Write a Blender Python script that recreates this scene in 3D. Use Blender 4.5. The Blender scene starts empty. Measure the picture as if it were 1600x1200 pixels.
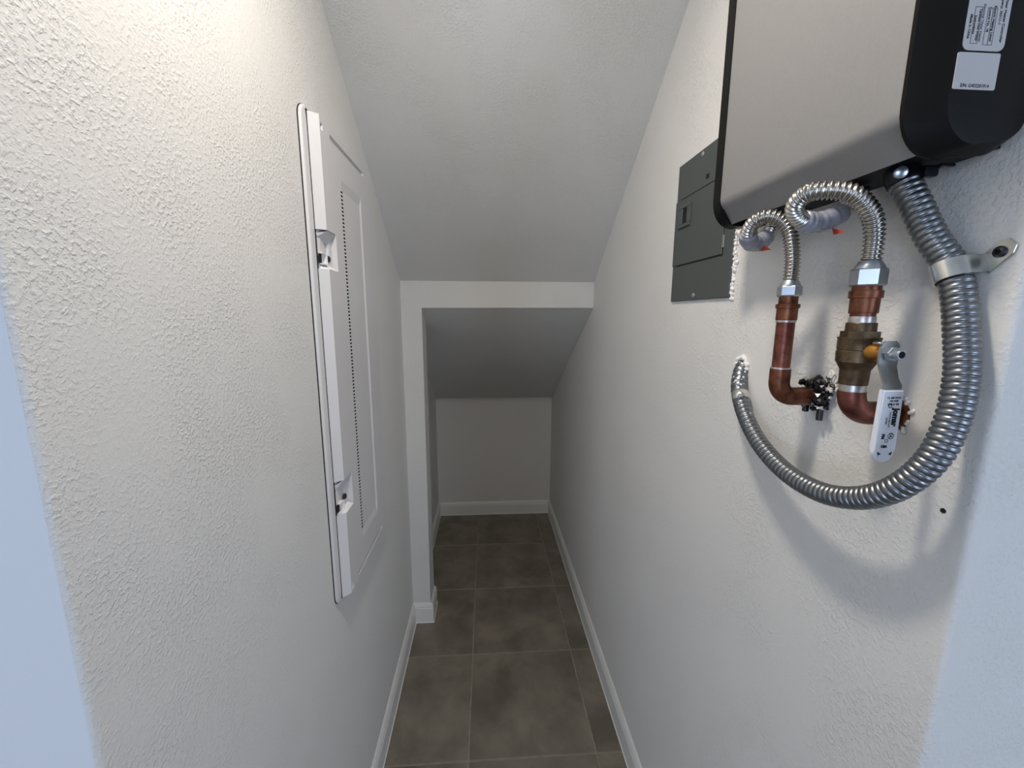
import bpy, bmesh, math, random
from mathutils import Vector, Matrix, Quaternion
random.seed(7)
scene = bpy.context.scene
COL = scene.collection

# ------------------------------------------------------------------ camera
FPX, PITCH, YAW, ROLL, EYE = 632.97, 0.166824, 0.063395, 0.003355, 1.55
cy, sy, cp, sp = math.cos(YAW), math.sin(YAW), math.cos(PITCH), math.sin(PITCH)
fwd = Vector((sy * cp, cy * cp, -sp)); rgt = Vector((cy, -sy, 0)); upv = rgt.cross(fwd)
r2 = rgt * math.cos(ROLL) + upv * math.sin(ROLL)
u2 = upv * math.cos(ROLL) - rgt * math.sin(ROLL)
cam_data = bpy.data.cameras.new('camera')
cam_data.sensor_fit = 'HORIZONTAL'; cam_data.sensor_width = 36.0
cam_data.lens = FPX / 1600 * 36.0
cam_data.clip_start = 0.02
cam = bpy.data.objects.new('camera', cam_data)
M = Matrix((r2, u2, -fwd)).transposed().to_4x4(); M.translation = (0, 0, EYE)
cam.matrix_world = M
COL.objects.link(cam); scene.camera = cam

# ------------------------------------------------------------------ world, lights, exposure
world = bpy.data.worlds.new('daylight'); scene.world = world; world.use_nodes = True
bg = world.node_tree.nodes['Background']
bg.inputs['Color'].default_value = (0.61, 0.745, 1.0, 1); bg.inputs['Strength'].default_value = 5.9
LAMP_POWER = 8.5; LAMP_COLOR = (1.0, 0.925, 0.83)
vs = scene.view_settings
vs.view_transform = 'Standard'; vs.look = 'None'; vs.gamma = 1.0; vs.use_curve_mapping = False
vs.exposure = 0.17
# portals across the two windows of the hall: they only guide the sky light that comes in there
WIN = ((-2.55, -1.10), (1.10, 2.55)); WZ = (.30, 2.10); HALL_Y = -2.6
for wa, wb in WIN:
    pl = bpy.data.lights.new('sky_portal', 'AREA'); pl.shape = 'RECTANGLE'; pl.size = wb - wa; pl.size_y = WZ[1] - WZ[0]
    pl.cycles.is_portal = True
    po = bpy.data.objects.new('sky_portal', pl); po.location = ((wa + wb) / 2, HALL_Y + .02, (WZ[0] + WZ[1]) / 2)
    po.rotation_euler = (math.radians(90), 0, 0); COL.objects.link(po)

# ------------------------------------------------------------------ materials
def s2l(c):
    return tuple(((v / 255) / 12.92 if v / 255 <= .04045 else ((v / 255 + .055) / 1.055) ** 2.4) for v in c)

def mat(name, rgb, rough=.5, metal=0.0, vary=0.0, vscale=20, bump=0.0, bscale=200, bdist=.001, spec=.5, trans=0.0, alpha=1.0):
    m = bpy.data.materials.new(name); m.use_nodes = True
    nt = m.node_tree; N = nt.nodes; L = nt.links; b = N['Principled BSDF']
    col = s2l(rgb)
    b.inputs['Base Color'].default_value = (*col, 1)
    b.inputs['Roughness'].default_value = rough; b.inputs['Metallic'].default_value = metal
    b.inputs['Specular IOR Level'].default_value = spec
    b.inputs['Transmission Weight'].default_value = trans
    b.inputs['Alpha'].default_value = alpha
    tc = N.new('ShaderNodeTexCoord')
    if vary:
        n = N.new('ShaderNodeTexNoise'); n.inputs['Scale'].default_value = vscale; n.inputs['Detail'].default_value = 5
        L.new(tc.outputs['Object'], n.inputs['Vector'])
        r = N.new('ShaderNodeValToRGB')
        r.color_ramp.elements[0].position = .3; r.color_ramp.elements[1].position = .7
        r.color_ramp.elements[0].color = (*[max(0, c * (1 - vary)) for c in col], 1)
        r.color_ramp.elements[1].color = (*[min(1, c * (1 + vary)) for c in col], 1)
        L.new(n.outputs['Fac'], r.inputs['Fac']); L.new(r.outputs['Color'], b.inputs['Base Color'])
    if bump:
        n2 = N.new('ShaderNodeTexNoise'); n2.inputs['Scale'].default_value = bscale; n2.inputs['Detail'].default_value = 3
        L.new(tc.outputs['Object'], n2.inputs['Vector'])
        bp = N.new('ShaderNodeBump'); bp.inputs['Strength'].default_value = bump; bp.inputs['Distance'].default_value = bdist
        L.new(n2.outputs['Fac'], bp.inputs['Height']); L.new(bp.outputs['Normal'], b.inputs['Normal'])
    return m

def wall_mat(name, rgb, knock=1.0, scale=1.0):
    """painted drywall with a skip-trowel / knockdown relief"""
    m = mat(name, rgb, rough=.62, spec=.3)
    nt = m.node_tree; N = nt.nodes; L = nt.links; b = N['Principled BSDF']
    tc = N['Texture Coordinate']
    wn = N.new('ShaderNodeTexNoise'); wn.inputs['Scale'].default_value = 40 * scale; wn.inputs['Detail'].default_value = 2
    L.new(tc.outputs['Object'], wn.inputs['Vector'])
    ad = N.new('ShaderNodeVectorMath'); ad.operation = 'MULTIPLY_ADD'
    L.new(wn.outputs['Color'], ad.inputs[0]); ad.inputs[1].default_value = (.006, .006, .006)
    L.new(tc.outputs['Object'], ad.inputs[2])
    n1 = N.new('ShaderNodeTexNoise'); n1.inputs['Scale'].default_value = 190 * scale; n1.inputs['Detail'].default_value = 4
    n1.inputs['Roughness'].default_value = .55
    L.new(ad.outputs[0], n1.inputs['Vector'])
    r = N.new('ShaderNodeValToRGB'); r.color_ramp.elements[0].position = .47; r.color_ramp.elements[1].position = .66
    L.new(n1.outputs['Fac'], r.inputs['Fac'])
    # patches where the trowel left the surface nearly flat
    np_ = N.new('ShaderNodeTexNoise'); np_.inputs['Scale'].default_value = 7; np_.inputs['Detail'].default_value = 2
    L.new(tc.outputs['Object'], np_.inputs['Vector'])
    rp = N.new('ShaderNodeMapRange'); rp.inputs['From Min'].default_value = .35; rp.inputs['From Max'].default_value = .65
    rp.inputs['To Min'].default_value = .2; rp.inputs['To Max'].default_value = 1.0
    L.new(np_.outputs['Fac'], rp.inputs['Value'])
    mu = N.new('ShaderNodeMath'); mu.operation = 'MULTIPLY'
    L.new(r.outputs['Color'], mu.inputs[0]); L.new(rp.outputs['Result'], mu.inputs[1])
    n3 = N.new('ShaderNodeTexNoise'); n3.inputs['Scale'].default_value = 420; n3.inputs['Detail'].default_value = 2
    L.new(tc.outputs['Object'], n3.inputs['Vector'])
    m3 = N.new('ShaderNodeMath'); m3.operation = 'MULTIPLY_ADD'; m3.inputs[1].default_value = .25
    L.new(n3.outputs['Fac'], m3.inputs[0]); L.new(mu.outputs[0], m3.inputs[2])
    bp = N.new('ShaderNodeBump'); bp.inputs['Strength'].default_value = .64 * knock; bp.inputs['Distance'].default_value = .0012
    L.new(m3.outputs[0], bp.inputs['Height']); L.new(bp.outputs['Normal'], b.inputs['Normal'])
    return m

def tile_mat():
    m = mat('floor_tile_ceramic', (128, 118, 108), rough=.42, spec=.4)
    nt = m.node_tree; N = nt.nodes; L = nt.links; b = N['Principled BSDF']; tc = N['Texture Coordinate']
    oi = N.new('ShaderNodeObjectInfo')
    sc = N.new('ShaderNodeVectorMath'); sc.operation = 'MULTIPLY_ADD'
    L.new(oi.outputs['Random'], sc.inputs[0]); sc.inputs[1].default_value = (9, 5, 3)
    L.new(tc.outputs['Object'], sc.inputs[2])
    n = N.new('ShaderNodeTexNoise'); n.inputs['Scale'].default_value = 5.5; n.inputs['Detail'].default_value = 7
    n.inputs['Roughness'].default_value = .6; n.inputs['Distortion'].default_value = .25
    L.new(sc.outputs[0], n.inputs['Vector'])
    r = N.new('ShaderNodeValToRGB'); e = r.color_ramp.elements
    e[0].position = .34; e[1].position = .68
    e[0].color = (*s2l((104, 97, 85)), 1); e[1].color = (*s2l((138, 130, 115)), 1)
    k = e.new(.5); k.color = (*s2l((121, 113, 100)), 1)
    L.new(n.outputs['Fac'], r.inputs['Fac']); L.new(r.outputs['Color'], b.inputs['Base Color'])
    n2 = N.new('ShaderNodeTexNoise'); n2.inputs['Scale'].default_value = 60; n2.inputs['Detail'].default_value = 4
    L.new(tc.outputs['Object'], n2.inputs['Vector'])
    bp = N.new('ShaderNodeBump'); bp.inputs['Strength'].default_value = .15; bp.inputs['Distance'].default_value = .001
    L.new(n2.outputs['Fac'], bp.inputs['Height']); L.new(bp.outputs['Normal'], b.inputs['Normal'])
    return m

def copper_mat(name, rgb, dark, rough=.42):
    m = mat(name, rgb, rough=rough, metal=.75)
    nt = m.node_tree; N = nt.nodes; L = nt.links; b = N['Principled BSDF']; tc = N['Texture Coordinate']
    n = N.new('ShaderNodeTexNoise'); n.inputs['Scale'].default_value = 55; n.inputs['Detail'].default_value = 8
    n.inputs['Roughness'].default_value = .65
    L.new(tc.outputs['Object'], n.inputs['Vector'])
    r = N.new('ShaderNodeValToRGB'); e = r.color_ramp.elements
    e[0].position = .36; e[1].position = .62; e[0].color = (*s2l(dark), 1); e[1].color = (*s2l(rgb), 1)
    L.new(n.outputs['Fac'], r.inputs['Fac']); L.new(r.outputs['Color'], b.inputs['Base Color'])
    bp = N.new('ShaderNodeBump'); bp.inputs['Strength'].default_value = .2; bp.inputs['Distance'].default_value = .0006
    L.new(n.outputs['Fac'], bp.inputs['Height']); L.new(bp.outputs['Normal'], b.inputs['Normal'])
    return m

def emis(name, col, strength):
    m = bpy.data.materials.new(name); m.use_nodes = True
    b = m.node_tree.nodes['Principled BSDF']
    b.inputs['Base Color'].default_value = (*col, 1)
    b.inputs['Emission Color'].default_value = (*col, 1); b.inputs['Emission Strength'].default_value = strength
    return m

WALL = wall_mat('textured_wall_paint', (219, 216, 210), 1.0)
CEIL = wall_mat('textured_ceiling_paint', (217, 215, 210), .95, 1.2)
SMOOTH = mat('smooth_wall_paint', (222, 222, 222), rough=.6, bump=.12, bscale=300, bdist=.0006)
TRIM = mat('white_trim_paint', (226, 224, 218), rough=.4, bump=.05, bscale=60)
TILE = tile_mat()
GROUT = mat('grout', (150, 140, 128), rough=.9, vary=.15, vscale=30, bump=.3, bscale=500)
PLASTIC = mat('white_plastic', (213, 210, 208), rough=.42)
PLASTIC_W = mat('bright_white_plastic', (238, 236, 234), rough=.4)
HOLE = mat('dark_void', (10, 10, 11), rough=.9)
STEELDK = mat('dark_screw_steel', (70, 70, 74), rough=.3, metal=.9)
GREYDOOR = mat('grey_enamel', (74, 79, 76), rough=.42, bump=.06, bscale=350, bdist=.0005)
SILVER = mat('silver_painted_steel', (150, 148, 146), rough=.42, metal=.35, vary=.03, vscale=300)
BLACK = mat('black_plastic_shell', (22, 21, 19), rough=.38, spec=.12)
UNDER = mat('black_heater_underside', (14, 14, 15), rough=.6)
STICK = mat('sticker_paper', (186, 183, 180), rough=.5)
INK = mat('black_ink', (24, 24, 32), rough=.7)
GREYINK = mat('grey_ink', (95, 95, 108), rough=.7)
STEEL = mat('stainless_hose', (190, 186, 179), rough=.24, metal=1.0)
GALV = mat('galvanised_conduit', (132, 135, 138), rough=.34, metal=.95, vary=.08, vscale=120)
NUT = mat('zinc_plated_nut', (186, 192, 198), rough=.3, metal=.9)
STRAP = mat('zinc_strap', (208, 210, 205), rough=.26, metal=.95, vary=.12, vscale=90)
BLKMETAL = mat('black_connector', (34, 36, 42), rough=.3, metal=.7)
COPPER = copper_mat('tarnished_copper', (138, 84, 70), (88, 50, 42))
COPPERDK = copper_mat('dark_copper_fitting', (134, 84, 60), (80, 48, 34), .4)
BRASS = copper_mat('aged_brass_body', (112, 92, 68), (70, 56, 42), .45)
BRASSB = mat('bright_brass', (178, 128, 62), rough=.32, metal=.9, vary=.15, vscale=80)
SOLDER = mat('solder', (196, 192, 188), rough=.35, metal=.8, vary=.2, vscale=150)
LEVER = mat('plated_lever', (176, 178, 176), rough=.3, metal=.9, vary=.1, vscale=100)
VINYL = mat('white_vinyl_grip', (222, 224, 228), rough=.38)
SLEEVE = mat('grey_plastic_sleeve', (150, 152, 162), rough=.25, spec=.7, vary=.15, vscale=160)
FILM = mat('clear_tag_film', (226, 226, 226), rough=.3, alpha=.75)
RED = mat('orange_red_print', (214, 92, 68), rough=.5)
TAR = mat('black_tar', (14, 12, 12), rough=.3, spec=.7)
PLASTER = mat('white_plaster', (236, 232, 226), rough=.8, bump=.4, bscale=250, bdist=.002)

# ------------------------------------------------------------------ mesh helpers
def link(name, bm, material, parent=None, smooth=False, angle=None, kind=None, label=None):
    me = bpy.data.meshes.new(name)
    bmesh.ops.recalc_face_normals(bm, faces=bm.faces)
    bm.to_mesh(me); bm.free()
    for m in (material if isinstance(material, (list, tuple)) else [material]): me.materials.append(m)
    if smooth or angle:
        me.polygons.foreach_set('use_smooth', [True] * len(me.polygons))
        if angle: me.set_sharp_from_angle(angle=math.radians(angle))
    o = bpy.data.objects.new(name, me); COL.objects.link(o)
    if parent: o.parent = parent
    if kind: o['kind'] = kind
    if label: o['label'] = label
    return o

def thing(name, label, cat, group=None):
    o = bpy.data.objects.new(name, None); COL.objects.link(o); o.empty_display_size = .05
    o['label'] = label; o['category'] = cat
    if group: o['group'] = group
    return o

def tag(o, label, cat, group=None):
    o['label'] = label; o['category'] = cat
    if group: o['group'] = group
    return o

def box(bm, x0, x1, y0, y1, z0, z1, bev=0, seg=2):
    vs_ = [bm.verts.new((x, y, z)) for x in (x0, x1) for y in (y0, y1) for z in (z0, z1)]
    f = [(0, 1, 3, 2), (4, 6, 7, 5), (0, 4, 5, 1), (2, 3, 7, 6), (0, 2, 6, 4), (1, 5, 7, 3)]
    fs = [bm.faces.new([vs_[i] for i in q]) for q in f]
    if bev:
        es = list({e for ff in fs for e in ff.edges})
        bmesh.ops.bevel(bm, geom=es, offset=bev, segments=seg, affect='EDGES', profile=.6)

def prism(bm, pts, axis, a, b):
    """extrude a closed 2D outline along an axis: 'x' takes (y,z), 'y' takes (x,z), 'z' takes (x,y)"""
    def P(p, t):
        return (t, p[0], p[1]) if axis == 'x' else (p[0], t, p[1]) if axis == 'y' else (p[0], p[1], t)
    A = [bm.verts.new(P(p, a)) for p in pts]; B = [bm.verts.new(P(p, b)) for p in pts]
    n = len(pts)
    fa = bm.faces.new(A); fb = bm.faces.new(B[::-1])
    sd = [bm.faces.new((A[i], B[i], B[(i + 1) % n], A[(i + 1) % n])) for i in range(n)]
    return A, B, sd

def rrect(a0, a1, b0, b1, r, n=6, corners=(1, 1, 1, 1)):
    pts = []
    for k, (ca, cb, s) in enumerate(((a1 - r, b1 - r, 0), (a0 + r, b1 - r, 90), (a0 + r, b0 + r, 180), (a1 - r, b0 + r, 270))):
        if corners[k]:
            for i in range(n + 1):
                t = math.radians(s + 90 * i / n); pts.append((ca + r * math.cos(t), cb + r * math.sin(t)))
        else:
            t = math.radians(s); pts.append(((a1, b1), (a0, b1), (a0, b0), (a1, b0))[k])
    return pts

def loft(bm, rings, cap0=True, cap1=True, closed=True):
    R = [[bm.verts.new(p) for p in ring] for ring in rings]
    n = len(R[0])
    for i in range(len(R) - 1):
        for j in range(n if closed else n - 1):
            k = (j + 1) % n
            bm.faces.new((R[i][j], R[i][k], R[i + 1][k], R[i + 1][j]))
    if cap0: bm.faces.new(R[0][::-1])
    if cap1: bm.faces.new(R[-1])
    return R

def frames(pts):
    pts = [Vector(p) for p in pts]; out = []
    n = len(pts)
    T = [(pts[min(i + 1, n - 1)] - pts[max(i - 1, 0)]).normalized() for i in range(n)]
    up = Vector((0, 0, 1)) if abs(T[0].z) < .9 else Vector((1, 0, 0))
    N = (up - T[0] * up.dot(T[0])).normalized()
    for i in range(n):
        if i:
            q = T[i - 1].rotation_difference(T[i]); N = q @ N; N = (N - T[i] * N.dot(T[i])).normalized()
        out.append((pts[i], N, T[i].cross(N)))
    return out

def tube(bm, pts, radii, seg=20, cap0=True, cap1=True, phase=0):
    rings = []
    for (p, a, b), r in zip(frames(pts), radii):
        rings.append([p + a * r * math.cos(2 * math.pi * j / seg + phase) + b * r * math.sin(2 * math.pi * j / seg + phase) for j in range(seg)])
    loft(bm, rings, cap0, cap1)

def lathe(bm, base, axis, prof, seg=28, phase=0):
    """prof = [(distance along axis, radius)], closed at both ends"""
    ax = Vector(axis).normalized(); base = Vector(base)
    up = Vector((0, 0, 1)) if abs(ax.z) < .9 else Vector((1, 0, 0))
    a = (up - ax * up.dot(ax)).normalized(); b = ax.cross(a)
    rings = [[base + ax * t + a * r * math.cos(2 * math.pi * j / seg + phase) + b * r * math.sin(2 * math.pi * j / seg + phase) for j in range(seg)] for t, r in prof]
    loft(bm, rings)

def spline(ctrl, step):
    """Catmull-Rom through the control points, resampled at an even spacing"""
    P = [Vector(p) for p in ctrl]; P = [P[0] * 2 - P[1]] + P + [P[-1] * 2 - P[-2]]
    dense = []
    for i in range(1, len(P) - 2):
        for k in range(40):
            t = k / 40
            dense.append(.5 * ((2 * P[i]) + (-P[i - 1] + P[i + 1]) * t + (2 * P[i - 1] - 5 * P[i] + 4 * P[i + 1] - P[i + 2]) * t * t + (-P[i - 1] + 3 * P[i] - 3 * P[i + 1] + P[i + 2]) * t ** 3))
    dense.append(P[-2])
    out = [dense[0]]; acc = 0
    for a, b in zip(dense, dense[1:]):
        d = (b - a).length
        while acc + d >= step:
            a = a + (b - a) * ((step - acc) / d); d = (b - a).length; acc = 0; out.append(a.copy())
            if d < 1e-9: break
        acc += d
    return out

def corrugated(bm, ctrl, rad, pitch, depth, prof, seg=24):
    """prof(t) in 0..1 over one pitch, 1 = ridge crest"""
    n = 8
    pts = spline(ctrl, pitch / n)
    tube(bm, pts, [rad - depth * (1 - prof((i % n) / n)) for i in range(len(pts))], seg)

def text_mesh(name, body, size, material, parent, loc, rot, bold=0.0, squeeze=1.0, align='CENTER'):
    cu = bpy.data.curves.new(name, 'FONT'); cu.body = body; cu.size = size; cu.align_x = align; cu.align_y = 'CENTER'
    cu.offset = bold; cu.extrude = .00005; cu.resolution_u = 3
    t = bpy.data.objects.new(name + '_curve', cu); COL.objects.link(t)
    dg = bpy.context.evaluated_depsgraph_get()
    me = bpy.data.meshes.new_from_object(t.evaluated_get(dg))
    bpy.data.objects.remove(t); bpy.data.curves.remove(cu)
    me.transform(Matrix.Diagonal((squeeze, 1, 1, 1)))
    me.transform(Matrix.Translation(loc) @ rot.to_4x4())
    me.materials.clear(); me.materials.append(material); me.name = name
    o = bpy.data.objects.new(name, me); COL.objects.link(o); o.parent = parent
    return o

# orientations for print on faces that look towards -Y
FACE = Matrix(((1, 0, 0), (0, 0, -1), (0, 1, 0)))                     # reads left to right along +X
DOWN = FACE @ Matrix.Rotation(math.radians(-90), 3, 'Z')               # reads from top to bottom

# ------------------------------------------------------------------ the room
XL, XR, Y0, YP, YB = -.382, .495, .355, 1.880, 3.008
HC = 2.44
SL, SB = -.7568, 3.1251              # sloping ceiling under the stairs: z = SL*y + SB
def slope(y): return SL * y + SB

def struct(o): o['kind'] = 'structure'; return o

# floor: grout bed with single tiles laid in it
S, GX, GY = .45814, -.07376, 2.57003
bm = bmesh.new()
box(bm, -2.75, 2.85, HALL_Y, Y0, -.06, -.0025)
box(bm, XL - .02, XR + .02, Y0, YB + .02, -.06, -.0025)
floor = struct(link('floor', bm, GROUT))
tile_cache = {}
def add_tile(x0, x1, y0, y1):
    g = .0028; x0 += g; x1 -= g; y0 += g; y1 -= g
    if x1 - x0 < .012 or y1 - y0 < .012: return
    key = (round(x1 - x0, 4), round(y1 - y0, 4))
    if key not in tile_cache:
        hx, hy = (x1 - x0) / 2, (y1 - y0) / 2
        b = bmesh.new()
        loft(b, [[(sx * (hx - i), sy * (hy - i), z) for sx, sy in ((-1, -1), (1, -1), (1, 1), (-1, 1))] for i, z in ((0, -.010), (0, -.0016), (.0014, 0))], cap0=False)
        me = bpy.data.meshes.new('tile'); bmesh.ops.recalc_face_normals(b, faces=b.faces); b.to_mesh(me); b.free(); me.materials.append(TILE); tile_cache[key] = me
    o = bpy.data.objects.new('tile', tile_cache[key]); COL.objects.link(o); o.parent = floor
    o.location = ((x0 + x1) / 2, (y0 + y1) / 2, 0)
for j in range(-1, 13):
    ya, yb = GY - j * S, GY - (j - 1) * S
    for i in range(-7, 8):
        xa, xb = GX + i * S, GX + (i + 1) * S
        if xb < -2.75 or xa > 2.85: continue
        # part inside the closet
        cx0, cx1, c0, c1 = max(xa, XL), min(xb, XR), max(ya, Y0), min(yb, YB)
        whole = xa >= XL and xb <= XR
        if whole and ya < Y0 < yb:
            add_tile(xa, xb, ya, yb); continue
        if cx1 > cx0 and c1 > c0: add_tile(cx0, cx1, c0, c1)
        h0, h1, hx0, hx1 = max(ya, HALL_Y), min(yb, Y0), max(xa, -2.75), min(xb, 2.85)
        if h1 > h0 and hx1 > hx0: add_tile(hx0, hx1, h0, h1)

# side walls: L-shaped in plan, the short arm is the hall face beside the opening
def side_wall(name, pts, corner, mats):
    b = bmesh.new()
    A, B, sd = prism(b, pts, 'z', 0, HC)
    es = [e for e in b.edges if all(abs(v.co.x - corner[0]) < 1e-5 and abs(v.co.y - corner[1]) < 1e-5 for v in e.verts)]
    bmesh.ops.bevel(b, geom=es, offset=.007, segments=5, affect='EDGES', profile=.5)
    for f in b.faces:
        f.normal_update()
        if abs(f.normal.y) > .9 and f.calc_center_median().y < Y0 + .02: f.material_index = 1
    return struct(link(name, b, mats, angle=30))
side_wall('wall_left', [(XL, 3.12), (XL, Y0), (-2.75, Y0), (-2.75, Y0 + .115), (XL - .115, Y0 + .115), (XL - .115, 3.12)], (XL, Y0), [WALL, SMOOTH])
side_wall('wall_right', [(XR, 3.12), (XR, Y0), (2.85, Y0), (2.85, Y0 + .115), (XR + .115, Y0 + .115), (XR + .115, 3.12)], (XR, Y0), [WALL, WALL])
bm = bmesh.new(); box(bm, XL - .1, XR + .1, YB, YB + .11, 0, 1.05); struct(link('wall_back', bm, WALL))
# partition: post on the left and header across, one L-shaped wall
PX = -.292; PZ = 1.586; PD = .125
bm = bmesh.new()
prism(bm, [(XL - .03, 0), (PX, 0), (PX, PZ), (XR + .03, PZ), (XR + .03, slope(YP) + .03), (XL - .03, slope(YP) + .03)], 'y', YP, YP + PD)
bmesh.ops.bevel(bm, geom=[e for e in bm.edges if all(abs(v.co.y - YP) < 1e-5 for v in e.verts)], offset=.002, segments=2, affect='EDGES')
struct(link('wall_partition', bm, CEIL, angle=30))
# ceilings
yk = (HC - SB) / SL
bm = bmesh.new(); box(bm, -2.9, 3.0, HALL_Y - .1, Y0, HC, HC + .1); box(bm, XL - .12, XR + .12, Y0, yk + .02, HC, HC + .1)
struct(link('ceiling', bm, CEIL))
bm = bmesh.new()
prism(bm, [(yk, HC), (YP + .06, slope(YP + .06)), (YP + .14, slope(YP + .06) + .1), (yk + .05, HC + .1)], 'x', XL - .1, XR + .1)
struct(link('ceiling_sloped', bm, CEIL))
bm = bmesh.new()
prism(bm, [(YP + .006, PZ - .001), (YB + .05, .9095), (YB + .05, 1.04), (YP + .02, PZ + .08)], 'x', XL - .1, XR + .1)
struct(link('ceiling_nook', bm, CEIL))

# baseboards
BH, BT = .104, .0135
BPROF = [(0, 0), (BT, 0), (BT, BH - .026), (BT - .002, BH - .022), (BT - .002, BH - .016), (BT - .0055, BH - .007), (.004, BH), (0, BH)]
def baseboard(name, path, side=1):
    """path: floor polyline along the wall; the board grows to the left of travel (side=1) or right"""
    b = bmesh.new(); P = [Vector(p) for p in path]; rings = []
    n = len(P)
    for i in range(n):
        def nor(a, c):
            d = (c - a).normalized(); return Vector((-d.y, d.x)) * side
        if i == 0: m_ = nor(P[0], P[1])
        elif i == n - 1: m_ = nor(P[-2], P[-1])
        else:
            a, c = nor(P[i - 1], P[i]), nor(P[i], P[i + 1]); m_ = (a + c) / (1 + a.dot(c))
        rings.append([(P[i].x + m_.x * t, P[i].y + m_.y * t, z) for t, z in BPROF])
    loft(b, rings)
    # bead of caulk where the board meets the tiles
    rings = [[(r[1][0] + (r[1][0] - r[0][0]) * k, r[1][1] + (r[1][1] - r[0][1]) * k, z) for k, z in ((-.05, 0), (.22, 0), (-.05, .0035))] for r in rings]
    loft(b, rings)
    return struct(link(name, b, TRIM))
baseboard('baseboard_left', [(XL, Y0 + .01), (XL, YP), (PX, YP), (PX, YP + PD), (XL, YP + PD), (XL, YB)], -1)
baseboard('baseboard_right', [(XR, Y0 + .01), (XR, YB)], 1)
baseboard('baseboard_back', [(XL + BT, YB), (XR - BT, YB)], -1)

# the hall the camera stands in, with two windows in the wall behind the camera
bm = bmesh.new()
xs_ = [-2.75, WIN[0][0], WIN[0][1], WIN[1][0], WIN[1][1], 2.85]
for k in (0, 2, 4): box(bm, xs_[k], xs_[k + 1], HALL_Y - .1, HALL_Y, 0, HC)
for k in (1, 3):
    box(bm, xs_[k], xs_[k + 1], HALL_Y - .1, HALL_Y, 0, WZ[0]); box(bm, xs_[k], xs_[k + 1], HALL_Y - .1, HALL_Y, WZ[1], HC)
struct(link('wall_hall_back', bm, SMOOTH))
bm = bmesh.new(); box(bm, -2.85, -2.75, HALL_Y - .1, Y0 + .1, 0, HC); struct(link('wall_hall_left', bm, SMOOTH))
bm = bmesh.new(); box(bm, 2.85, 2.95, HALL_Y - .1, Y0 + .1, 0, HC); struct(link('wall_hall_right', bm, SMOOTH))
for k, (wa, wb) in enumerate(WIN):
    bm = bmesh.new(); wm = (wa + wb) / 2
    for a in ((wa, wa + .05, *WZ), (wb - .05, wb, *WZ), (wm - .025, wm + .025, *WZ), (wa, wb, WZ[1] - .05, WZ[1]), (wa, wb, WZ[0], WZ[0] + .05)):
        box(bm, a[0], a[1], HALL_Y - .07, HALL_Y - .02, a[2], a[3])
    struct(link('window_%d' % (k + 1), bm, PLASTIC_W))

bm = bmesh.new(); box(bm, -.45, .45, HALL_Y, HALL_Y + .035, 0.004, 2.05, .004, 1)  # made-up door, out of view, dark to cut light bouncing into the nook
for za, zb in ((.15, .95), (1.08, 1.92)):
    for xa, xb in ((-.36, -.05), (.05, .36)): box(bm, xa, xb, HALL_Y + .030, HALL_Y + .042, za, zb, .006, 1)
d1 = struct(link('added_dark_door', bm, mat('added_door_dark_wood', (84, 62, 46), rough=.5, vary=.2, vscale=12)))
bm = bmesh.new(); lathe(bm, (.40, HALL_Y + .033, 1.0), (0, 1, 0), [(0, .025), (.006, .025), (.010, .012), (.035, .012), (.040, .026), (.058, .026), (.064, .015)], 24); link('added_door_knob', bm, NUT, d1, angle=40)

# flush ceiling lamp in the closet mouth, above the top of the picture
LX, LY = -.04, .46
lamp = thing('ceiling_lamp', 'small round flush lamp on the closet ceiling above the water heater', 'lamp')
bm = bmesh.new(); lathe(bm, (LX, LY, HC), (0, 0, -1), [(0, .095), (.010, .095), (.016, .088), (.016, .078)], 40)
link('rim', bm, PLASTIC_W, lamp, angle=40)
bm = bmesh.new(); lathe(bm, (LX, LY, HC - .012), (0, 0, -1), [(0, .077), (.003, .077), (.006, .072)], 40)
link('diffuser', bm, emis('lit_diffuser', LAMP_COLOR, 6.0), lamp, angle=40)
ld = bpy.data.lights.new('lamp_light', 'AREA'); ld.shape = 'DISK'; ld.size = .13; ld.energy = LAMP_POWER; ld.color = LAMP_COLOR
lo = bpy.data.objects.new('lamp_light', ld); lo.location = (LX, LY, HC - .022); COL.objects.link(lo); lo.parent = lamp

# ------------------------------------------------------------------ white wiring enclosure on the left wall
enc = thing('wiring_enclosure', 'tall white plastic wiring enclosure cover recessed in the left wall', 'enclosure')
FY0, FY1, FZ0, FZ1 = .931, 1.385, .826, 1.984
bm = bmesh.new()
rings = []
for x, ins in ((XL + .0015, .002), (XL + .0022, 0), (XL + .0062, .0006), (XL + .0080, .0026), (XL + .0085, .006), (XL + .0100, .022), (XL + .0100, .03)):
    rings.append([(x, a, b) for a, b in rrect(FY0 + ins, FY1 - ins, FZ0 + ins, FZ1 - ins, .030 - min(ins, .012), 8)])
loft(bm, rings)
link('flange', bm, PLASTIC, enc, angle=50)
# dark seam between flange and wall
bm = bmesh.new()
prism(bm, rrect(FY0 - .0012, FY1 + .001, FZ0 - .0012, FZ1 + .001, .031, 8), 'x', XL - .001, XL + .0018)
link('shadow_gap', bm, HOLE, enc)
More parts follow.
